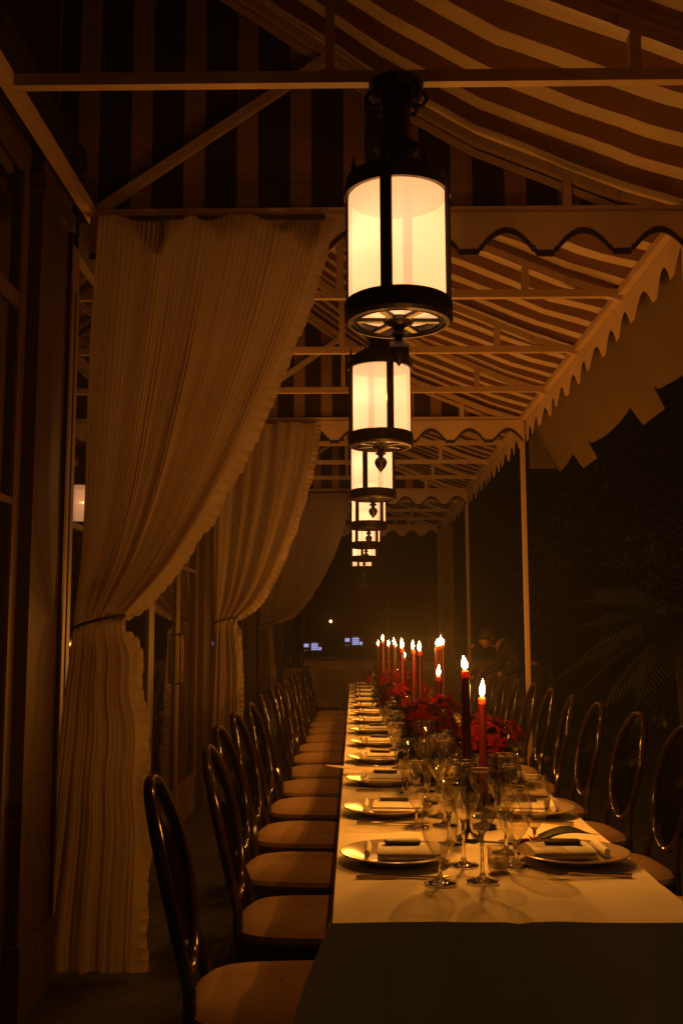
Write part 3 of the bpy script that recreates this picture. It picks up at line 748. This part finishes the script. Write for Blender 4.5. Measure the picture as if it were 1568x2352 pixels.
for i, (px, py, Y, lb) in enumerate(cands):
    X, Zt = PY(px, py, Y)
    X = min(X, 0.62)
    hs = 0.085 if i % 2 else 0.13
    if i == 0: hs = 0.19
    S = empty('candlestick', (X, Y, ZT)); tag(S, 'dark candlestick of the '+lb.replace('nearest right candle','right near candle').replace(', second from the right end of the row of flames',' second from the right end').replace(' at the right end of the row of flames',' at the right end of the row'), 'candlestick', 'dark candlesticks on the table')
    b = MB(); b.lathe([(0.0, 0.001), (0.034, 0.001), (0.036, 0.006), (0.022, 0.012), (0.010, 0.018), (0.006, 0.03)], n=24); b.build('base', M['iron'], S)
    b = MB(); b.lathe([(0.006, 0.028), (0.0052, hs*0.5), (0.010, hs*0.52), (0.006, hs*0.56), (0.0055, hs-0.02), (0.016, hs-0.012), (0.018, hs+0.010), (0.0150, hs+0.011), (0.0142, hs-0.006), (0.0, hs-0.006)], n=16, cap=False); b.build('stem', M['iron'], S)
    z0 = ZT+hs-0.004; hgt = Zt-z0
    c = empty('taper_candle', (X, Y, z0)); tag(c, lb, 'candle', 'lit red taper candles on the table')
    sc = 1.0
    b = MB(); b.lathe([(0.0, 0.0), (0.0135, 0.0), (0.0125, hgt*0.5), (0.0115, hgt-0.018)], n=16, cap=False); b.build('taper', M['wax'], c)
    b = MB(); b.lathe([(0.0115, hgt-0.018), (0.0108, hgt-0.004), (0.009, hgt), (0.004, hgt-0.002), (0.0, hgt-0.003)], n=16, cap=False); b.build('melted_tip', M['waxtip'], c)
    b = MB(); b.tube([(0, 0, hgt-0.003), (0.0006, 0, hgt+0.006)], 0.0009, 5); b.build('wick', M['wick'], c)
    f = flame_mb(0.82+0.2*random.random()).build('flame', M['flame'], c); f.location = (0, 0, hgt+0.003); f.rotation_euler = (jit(.12), jit(.12), 0); f.scale = (1, 1, random.uniform(0.85, 1.15))
    li = D.lights.new('flame_light', 'POINT'); li.energy = CANDLE*random.uniform(0.85, 1.15); li.color = (1.0, 0.34, 0.03); li.shadow_soft_size = 0.006
    o = D.objects.new('flame_light', li); COL.objects.link(o); o.parent = f; o.location = (0.001, 0, 0.024)

# ================================================================== FLOWERS
def rose(b, cx, cy, cz, r, mi=0):
    nrm = Vector((cx, cy, max(cz, 0.02)+0.02)).normalized() if (cx or cy) else Vector((0, 0, 1))
    up = Vector((0, 0, 1)) if abs(nrm.z) < 0.95 else Vector((1, 0, 0)); u = nrm.cross(up).normalized(); w = nrm.cross(u)
    for ring, (rr, tilt, npet) in enumerate(((0.3, 1.3, 5), (0.55, 1.0, 8), (0.85, 0.6, 11), (1.1, 0.15, 12))):
        for i in range(npet):
            a = 2*PI*i/npet+ring*0.7+random.uniform(-.2, .2); d = u*math.cos(a)+w*math.sin(a); s = -u*math.sin(a)+w*math.cos(a)
            L = r*rr*random.uniform(0.7, 1.35); pw = r*0.23*(0.6+0.5*rr)
            base = Vector((cx, cy, cz)); t1 = d*math.cos(tilt)+nrm*math.sin(tilt); t2 = d*math.cos(tilt-.5)+nrm*math.sin(tilt-.5)
            p0 = base; pm = base+t1*L*0.6+nrm*r*0.1; pt = pm+t2*L*0.5
            b.add([p0, pm-s*pw, pm+nrm*r*0.02, pm+s*pw, pt-s*pw*0.6, pt+d*r*0.04, pt+s*pw*0.6], [(0, 1, 2), (0, 2, 3), (1, 4, 5, 2), (2, 5, 6, 3)], mi)
def leafs(b, c, n, rad, size, sx=1, sz=1, seed=0):
    rnd = random.Random(seed)
    for i in range(n):
        d = Vector((rnd.gauss(0, 1), rnd.gauss(0, 1), rnd.gauss(0, 1))).normalized()
        p = Vector(c)+Vector((d.x*sx, d.y*sx, d.z*sz))*rad*(rnd.uniform(0.45, 1.0))
        t = (d+Vector((rnd.uniform(-.7, .7), rnd.uniform(-.7, .7), rnd.uniform(-.6, .4)))).normalized(); s = t.cross(Vector((rnd.uniform(-1, 1), rnd.uniform(-1, 1), 1))).normalized()
        L = size*rnd.uniform(0.6, 1.3)
        b.add([p, p+t*L*0.5-s*L*0.25, p+t*L, p+t*L*0.5+s*L*0.25], [(0, 1, 2, 3)])
arrs = [(0.425, 3.30, 0.985, 0.095, 'dark red bouquet right behind the nearest pair of candles', 12), (0.283, 3.92, 0.985, 0.112, 'largest bright red bouquet left of the nearest candles', 16), (0.30, 5.3, 0.99, 0.115, 'deep red bouquet under the two bright side-by-side candles', 16),
        (0.225, 6.7, 1.0, 0.10, 'small crimson bouquet at the far left of the flowers', 12), (0.36, 7.6, 0.98, 0.12, 'far wine red bouquet hidden behind the middle candles', 12), (0.30, 9.2, 0.97, 0.12, 'farthest dark red bouquet toward the table end', 12)]
for i, (x, y, z, r, lb, n) in enumerate(arrs):
    V = empty('flower_bowl', (x, y, ZT)); tag(V, 'dark glass bowl vase under the '+lb, 'vase', 'dark vases on the table')
    hv = 0.09
    b = MB(); b.lathe([(0.0, 0.001), (0.035, 0.001), (0.03, 0.012), (0.045, 0.03), (0.062, 0.06), (0.06, hv), (0.057, hv), (0.058, 0.06), (0.0, 0.02)], n=28, cap=False); b.build('bowl', M['iron'], V)
    A = empty('bouquet', (x, y, ZT+hv)); tag(A, lb, 'bouquet', 'red bouquets along the table')
    zc = z-(ZT+hv)
    b = MB(); leafs(b, (0, 0, zc-0.085), 900, r*0.95, 0.036, 1.0, 0.95, i); 
    for q in range(10):
        a_ = q*0.63; b.tube([(0, 0, -0.06), (0.03*math.cos(a_), 0.03*math.sin(a_), 0.0), (0.5*r*math.cos(a_), 0.5*r*math.sin(a_), zc-0.02)], 0.0022, 5)
    b.build('foliage', M['leaf'], A, smooth=False)
    for q in range(n):
        ga = q*2.39996; t = (q+0.5)/n; ph = math.acos(1-1.15*t)
        d = Vector((math.sin(ph)*math.cos(ga), math.sin(ph)*math.sin(ga), math.cos(ph)*0.75))
        fb = MB(); c_ = d*r*random.uniform(0.6, 1.22)+Vector((jit(.02), jit(.02), jit(.018))); rose(fb, c_.x, c_.y, c_.z, 0.036*random.uniform(0.7, 1.25))
        fo = fb.build('blossom', M['petal'] if (q % 2 and i in (1, 2, 3)) else M['petal2'], A); fo.location = (0, 0, zc-0.01)

# ================================================================== BAR END
YBAR = 18.2
bar = empty('bar_counter', (0, YBAR, 0)); tag(bar, 'long brown panelled bar counter across the far end beyond the table', 'bar counter')
b = MB(); b.box(-0.90, 3.2, 0, 0.65, 0, 0.84); b.build('counter_front', M['bar'], bar, smooth=False)
b = MB(); b.box(-0.95, 3.25, -0.06, 0.70, 0.84, 0.885, bev=0.01); b.build('counter_top', M['wood'], bar)
for i in range(5):
    b = MB(); x = -0.72+i*0.80
    b.box(x, x+0.62, -0.022, -0.001, 0.10, 0.16); b.box(x, x+0.62, -0.022, -0.001, 0.66, 0.72); b.box(x, x+0.06, -0.022, -0.001, 0.16, 0.66); b.box(x+0.56, x+0.62, -0.022, -0.001, 0.16, 0.66)
    o = b.build('panel', M['bar'], bar, smooth=False)
    b = MB(); b.box(x+0.06, x+0.56, -0.006, -0.0015, 0.16, 0.66); b.build('recess', M['barrecess'], o, smooth=False)
st = empty('side_station', (-1.05, 17.3, 0)); tag(st, 'low brown service cabinet left of the bar holding rows of glasses', 'cabinet')
b = MB(); b.box(-0.28, 0.28, -0.2, 0.25, 0, 0.74); b.build('cabinet', M['barrecess'], st, smooth=False)
b = MB(); b.box(-0.30, 0.30, -0.22, 0.27, 0.74, 0.77, bev=0.006); b.build('top', M['wood'], st)
b = MB(); b.lathe([(0.0, 0.001), (0.026, 0.001), (0.03, 0.004), (0.036, 0.2), (0.0345, 0.2), (0.028, 0.006), (0.0, 0.005)], n=16, cap=False); tum = b.build('tumbler', M['glass'])
first = True; q = 0
for r_ in range(2):
    for i in range(5):
        o = tum if first else tum.copy()
        if not first: COL.objects.link(o)
        first = False
        o.location = (-1.24+i*0.083, 17.18+r_*0.1, 0.771)
        tag(o, f'{["leftmost", "second", "middle", "fourth", "rightmost"][i]} tall tumbler in the {["front", "back"][r_]} row on the low cabinet', 'tumbler', 'tumblers lined up on the low cabinet')
def monitor(px0, px1, py0, py1, Y, lb):
    x0, z1 = PY(px0, py0, Y); x1, z0 = PY(px1, py1, Y)
    w, h = x1-x0, z1-z0; m = empty('till_screen', (x0, Y, 0.885)); tag(m, lb, 'till screen', 'till screens on the bar')
    zz = z0-0.885
    b = MB(); b.box(-0.02, w+0.02, 0, 0.03, zz-0.02, zz+h+0.02, bev=0.005); b.build('casing', M['black'], m)
    b = MB(); b.box(w/2-0.015, w/2+0.015, 0.032, 0.055, 0.0, zz+h/2); b.box(w/2-0.09, w/2+0.09, 0.0, 0.13, 0.0, 0.012); b.build('stand', M['black'], m, smooth=False)
    def tile(a, c, d, e):
        q = MB(); q.box(a*w, c*w, -0.004, -0.001, zz+d*h, zz+e*h); return q
    tile(0.0, 0.27, 0.42, 0.85).build('screen_window', M['screen'], m, smooth=False)
    t = MB()
    for i in range(3):
        for j in range(4):
            a = 0.42+i*0.13; d = 0.05+j*0.22
            t.box((a)*w, (a+0.122)*w, -0.004, -0.001, zz+d*h, zz+(d+0.17)*h)
    t.build('screen_window', M['screen'], m, smooth=False)
    tile(0.84, 1.0, 0.05, 0.42).build('screen_window', M['screen'], m, smooth=False)
    t = MB(); t.box(0.47*w, 0.76*w, -0.004, -0.001, zz+0.95*h, zz+1.0*h); t.box(0, 0.22*w, -0.004, -0.001, zz, zz+0.03*h); t.build('screen_line', M['screen2'], m, smooth=False)
monitor(698, 738, 1476, 1494, 18.45, 'left blue glowing till screen standing on the bar')
monitor(792, 832, 1463, 1482, 18.45, 'right blue glowing till screen standing on the bar')
X, Z = PY(759, 1427, 21.4)
S = empty('wall_lamp', (X, 21.45, Z)); tag(S, 'small bracket lamp glowing orange on the dark wall above the screens', 'wall lamp')
b = MB(); b.lathe([(0.0, -0.028), (0.02, -0.02), (0.028, 0.0), (0.02, 0.02), (0.0, 0.028)], n=16, cap=False); b.build('bulb', M['bulb'], S)
b = MB(); b.tube([(0, 0, -0.03), (0, 0.0, -0.08), (-0.1, 0.02, -0.1), (-0.2, 0.04, -0.06), (-0.24, 0.1, 0.0)], 0.008, 6); b.lathe([(0.0, -0.045), (0.02, -0.04), (0.012, -0.028)], n=12); b.build('arm', M['brass'], S)
bw = empty('back_bar_wall', (0, 21.6, 0)); tag(bw, 'dark wall with shelving frame behind the bar at the far end', 'wall')
b = MB(); b.box(-4.4, 3.6, 0, 0.2, 0, 4.2); b.build('wall', M['wall'], bw, smooth=False)
b = MB()
for x in (-2.0, -1.1, -0.2, 0.7, 1.6, 2.5): b.box(x, x+0.05, -0.05, -0.002, 0, 2.3)
for z in (1.2, 1.75, 2.3): b.box(-2.0, 2.55, -0.25, -0.052, z, z+0.03)
b.build('shelving', M['wood'], bw, smooth=False)

# ================================================================== PERSON at the right
def skin_obj(name, verts, edges, radii, m, parent, sub=2, root=0):
    me = D.meshes.new(name); me.from_pydata([tuple(v) for v in verts], edges, []); me.materials.append(m)
    o = D.objects.new(name, me); COL.objects.link(o)
    if parent: o.parent = parent
    md = o.modifiers.new('skin', 'SKIN'); md.use_smooth_shade = True
    for i, r in enumerate(radii):
        sv = me.skin_vertices[0].data[i]; sv.radius = (r if isinstance(r, tuple) else (r, r)); sv.use_root = (i == root)
    s = o.modifiers.new('sub', 'SUBSURF'); s.levels = sub; s.render_levels = sub
    return o
# local frame: person faces -X (towards the table), bending forward over it; pelvis at origin offset
pe = empty('person', (1.82, 10.2, 0)); tag(pe, 'person in dark clothes leaning toward the table behind the right chairs, face in candle light', 'person')
V = [(0, 0, 0.93), (-0.07, 0, 1.03), (-0.18, 0, 1.13), (-0.29, 0, 1.19), (-0.37, 0, 1.225), (-0.45, 0, 1.24),      # spine, neck 0-5
     (-0.49, 0, 1.25), (-0.54, 0, 1.20),                                                                           # head centre, face
     (-0.29, 0.17, 1.16), (-0.30, 0.24, 0.98), (-0.50, 0.20, 0.90), (-0.56, 0.18, 0.885),                            # arm far 8-11
     (-0.29, -0.17, 1.16), (-0.18, -0.27, 1.01), (-0.38, -0.24, 0.91), (-0.44, -0.22, 0.90),                         # arm near 12-15
     (0.0, 0.09, 0.90), (-0.03, 0.10, 0.50), (0.02, 0.10, 0.09), (-0.12, 0.10, 0.035),
     (0.0, -0.09, 0.90), (0.03, -0.10, 0.50), (0.10, -0.10, 0.09), (-0.04, -0.10, 0.035)]
E_ = [(0, 1), (1, 2), (2, 3), (3, 4), (4, 5), (5, 6), (6, 7), (3, 8), (8, 9), (9, 10), (10, 11), (3, 12), (12, 13), (13, 14), (14, 15), (0, 16), (16, 17), (17, 18), (18, 19), (0, 20), (20, 21), (21, 22), (22, 23)]
Rr = [(0.14, 0.11), (0.125, 0.10), (0.15, 0.105), (0.12, 0.09), 0.055, 0.055, (0.085, 0.095), (0.062, 0.075), 0.062, 0.046, 0.036, 0.028, 0.062, 0.046, 0.036, 0.028, 0.09, 0.06, 0.042, 0.035, 0.09, 0.06, 0.042, 0.035]
for hi, base in ((11, (-0.56, 0.18, 0.885)), (15, (-0.44, -0.22, 0.90))):
    sgn = -1 if hi == 11 else 1
    pb = len(V); V.append((base[0]-0.05, base[1], base[2]-0.02)); Rr.append((0.034, 0.015)); E_.append((hi, pb))
    for j, (dy, ln) in enumerate(((-0.026, 0.062), (-0.009, 0.074), (0.009, 0.07), (0.026, 0.055))):
        a = len(V); V += [(base[0]-0.085, base[1]+dy, base[2]-0.03), (base[0]-0.085-ln*0.5, base[1]+dy, base[2]-0.045), (base[0]-0.085-ln*0.8, base[1]+dy, base[2]-0.07)]
        Rr += [0.0095, 0.0088, 0.0075]; E_ += [(pb, a), (a, a+1), (a+1, a+2)]
    a = len(V); V += [(base[0]-0.03, base[1]+sgn*0.035, base[2]-0.02), (base[0]-0.06, base[1]+sgn*0.055, base[2]-0.035)]; Rr += [0.0105, 0.009]; E_ += [(hi, a), (a, a+1)]
skin_obj('body', V, E_, Rr, M['skin'], pe, 2, 0)
ci = [0, 1, 2, 3, 4, 8, 9, 10, 12, 13, 14]; mp = {c: i for i, c in enumerate(ci)}
ce = [(mp[a], mp[c]) for a, c in E_ if a in mp and c in mp]
skin_obj('shirt', [V[i] for i in ci], ce, [tuple(x+0.014 for x in (Rr[i] if isinstance(Rr[i], tuple) else (Rr[i], Rr[i]))) for i in ci], M['shirt'], pe, 2, 0)
ci = [0, 16, 17, 18, 20, 21, 22]; mp = {c: i for i, c in enumerate(ci)}
ce = [(mp[a], mp[c]) for a, c in E_ if a in mp and c in mp]
skin_obj('trousers', [V[i] for i in ci], ce, [tuple(x+0.014 for x in (Rr[i] if isinstance(Rr[i], tuple) else (Rr[i], Rr[i]))) for i in ci], M['shirt'], pe, 2, 0)
def ell(b, c, r, n=14, m_=10, rot=0):
    rows = []
    for j in range(m_+1):
        ph = -PI/2+PI*j/m_; rows.append([(c[0]+(r[0]*math.cos(ph)*math.cos(2*PI*i/n))*math.cos(rot)-r[2]*math.sin(ph)*math.sin(rot), c[1]+r[1]*math.cos(ph)*math.sin(2*PI*i/n), c[2]+r[2]*math.sin(ph)*math.cos(rot)+(r[0]*math.cos(ph)*math.cos(2*PI*i/n))*math.sin(rot)) for i in range(n)])
    b.grid(rows, closed=True)
b = MB(); ell(b, (-0.465, 0, 1.305), (0.11, 0.092, 0.075), rot=0.6); ell(b, (-0.42, 0, 1.27), (0.065, 0.085, 0.09), rot=0.4); b.build('hair', M['hair'], pe)
b = MB(); ell(b, (-0.615, 0, 1.19), (0.02, 0.012, 0.022), 8, 6, -0.6); b.build('nose', M['skin'], pe)
b = MB()
for s in (-1, 1): ell(b, (-0.585, s*0.032, 1.225), (0.012, 0.014, 0.006), 8, 6)
ell(b, (-0.592, 0, 1.152), (0.014, 0.024, 0.005), 8, 6); b.build('eyes_and_mouth', M['hair'], pe)
b = MB()
for s in (-1, 1): ell(b, (-0.49, s*0.088, 1.23), (0.020, 0.01, 0.03), 8, 6)
b.build('ears', M['skin'], pe)

# ================================================================== PLANTS in the dark garden
def tree(name, x, y, h, crown, n, lb, cat, palm=False, seed=0):
    T = empty(name, (x, y, -0.03)); tag(T, lb, cat, 'plants in the dark garden beyond the posts')
    rnd = random.Random(seed)
    b = MB(); b.tube([(0, 0, 0), (0.05, 0.02, h*0.35), (0.02, 0.08, h*0.7), (0.08, 0.05, h*0.95)], [0.11, 0.09, 0.07, 0.04], 10)
    if not palm:
        for i in range(7):
            a = i*0.9; z = h*(0.4+0.07*i); b.tube([(0.03, 0.04, z), (crown*0.4*math.cos(a), crown*0.4*math.sin(a), z+h*0.12), (crown*0.8*math.cos(a), crown*0.8*math.sin(a), z+h*0.2)], [0.04, 0.025, 0.01], 6)
    b.build('trunk', M['bark'], T)
    b = MB()
    if palm:
        for i in range(26):
            a = i*2.4; el = 0.9-1.3*(i/26); L = crown*rnd.uniform(0.9, 1.2); pts = []
            for t in range(9):
                u = t/8; r_ = L*u; z = h*0.95+L*(math.sin(el)*u-0.55*u*u); pts.append(Vector((0.08+math.cos(a)*r_*math.cos(el*0.6), 0.05+math.sin(a)*r_*math.cos(el*0.6), z)))
            b.tube(pts, [0.012-0.001*t for t in range(9)], 4)
            for t in range(1, 9):
                d = (pts[t]-pts[t-1]).normalized(); s = d.cross(Vector((0, 0, 1))).normalized()
                for q_ in range(4):
                    p = pts[t-1].lerp(pts[t], q_/4)
                    for sg in (-1, 1):
                        tip = p+(s*sg*0.8+d*0.6+Vector((0, 0, -0.35))).normalized()*crown*0.36*math.sin(PI*min(1, (t+q_/4)/9+0.08))
                        b.add([p, p.lerp(tip, .5)+d*0.014, tip, p.lerp(tip, .5)-d*0.014], [(0, 1, 2, 3)])
    else:
        for i in range(16):
            c = Vector((rnd.gauss(0, crown*0.45), rnd.gauss(0, crown*0.45), h*0.85+rnd.gauss(0, crown*0.4)))
            leafs(b, c, n//16, crown*rnd.uniform(0.3, 0.5), 0.11, 1, 0.8, seed*31+i)
    b.build('crown', M['tleaf'], T, smooth=False)
tree('palm_tree', 3.05, 9.4, 1.55, 1.15, 0, 'faint palm with drooping fronds in the dark garden right of the posts', 'palm', True, 3)
tree('garden_tree', 5.0, 12.5, 2.6, 1.3, 5200, 'dim leafy tree behind the palm in the dark garden', 'tree', False, 5)
tree('garden_shrub', 3.5, 9.8, 0.8, 0.5, 1800, 'low dark shrub behind the right chairs', 'shrub', False, 8)
tree('garden_tree', 4.2, 17, 2.8, 1.4, 5200, 'far dark tree beyond the right end of the bar', 'tree', False, 11)

hd = empty('tall_hedge', (8.5, 10, -0.03)); tag(hd, 'tall dark clipped hedge closing the garden on the right', 'hedge')  # added, and made tall so the raised ambient sky stays out of view
def leafwall(x0, x1, y0, y1, n, seed):
    b = MB(); rnd = random.Random(seed)
    for i in range(n):
        p = Vector((rnd.uniform(x0, x1), rnd.uniform(y0, y1), rnd.uniform(0, 9))); t = Vector((rnd.uniform(-1, 0.3), rnd.uniform(-1, 1), rnd.uniform(-1, 1))).normalized(); w_ = t.cross(Vector((rnd.uniform(-1, 1), rnd.uniform(-1, 1), 1))).normalized(); L_ = rnd.uniform(0.15, 0.32)
        b.add([p, p+t*L_*0.5-w_*L_*0.25, p+t*L_, p+t*L_*0.5+w_*L_*0.25], [(0, 1, 2, 3)])
    return b
leafwall(-0.5, 0.6, -12, 13.5, 7000, 4).build('leaves', M['tleaf'], hd, smooth=False)
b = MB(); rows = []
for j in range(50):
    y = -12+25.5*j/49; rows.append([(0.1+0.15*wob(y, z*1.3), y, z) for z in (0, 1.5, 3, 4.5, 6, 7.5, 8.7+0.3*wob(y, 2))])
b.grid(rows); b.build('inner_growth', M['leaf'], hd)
hb = empty('tall_hedge', (6, 24.5, -0.03)); tag(hb, 'far dark hedge across the end of the garden behind the posts', 'hedge')  # second added hedge, covers the horizon gap to keep the background dark
leafwall(-3.6, 3.5, -0.6, 0.4, 5000, 9).build('leaves', M['tleaf'], hb, smooth=False)
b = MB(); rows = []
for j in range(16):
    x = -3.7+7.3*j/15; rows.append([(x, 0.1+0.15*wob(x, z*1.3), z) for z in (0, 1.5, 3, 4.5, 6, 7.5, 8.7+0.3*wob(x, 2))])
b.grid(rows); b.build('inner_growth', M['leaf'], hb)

# ================================================================== thin haze added for candle glow and lifted blacks
HAZE = 0.0034
if HAZE:
    m = D.materials.new('air'); m.use_nodes = True; n = m.node_tree.nodes; n.clear()
    o_ = n.new('ShaderNodeOutputMaterial'); v = n.new('ShaderNodeVolumePrincipled'); v.inputs['Density'].default_value = HAZE; v.inputs['Color'].default_value = (0.85, 0.8, 0.75, 1); v.inputs['Anisotropy'].default_value = 0.3
    m.node_tree.links.new(v.outputs[0], o_.inputs['Volume'])
    b = MB(); b.box(-12, 12, -16, 28, -1.03, 9.6); tag(b.build('haze', m, smooth=False), kind='stuff')
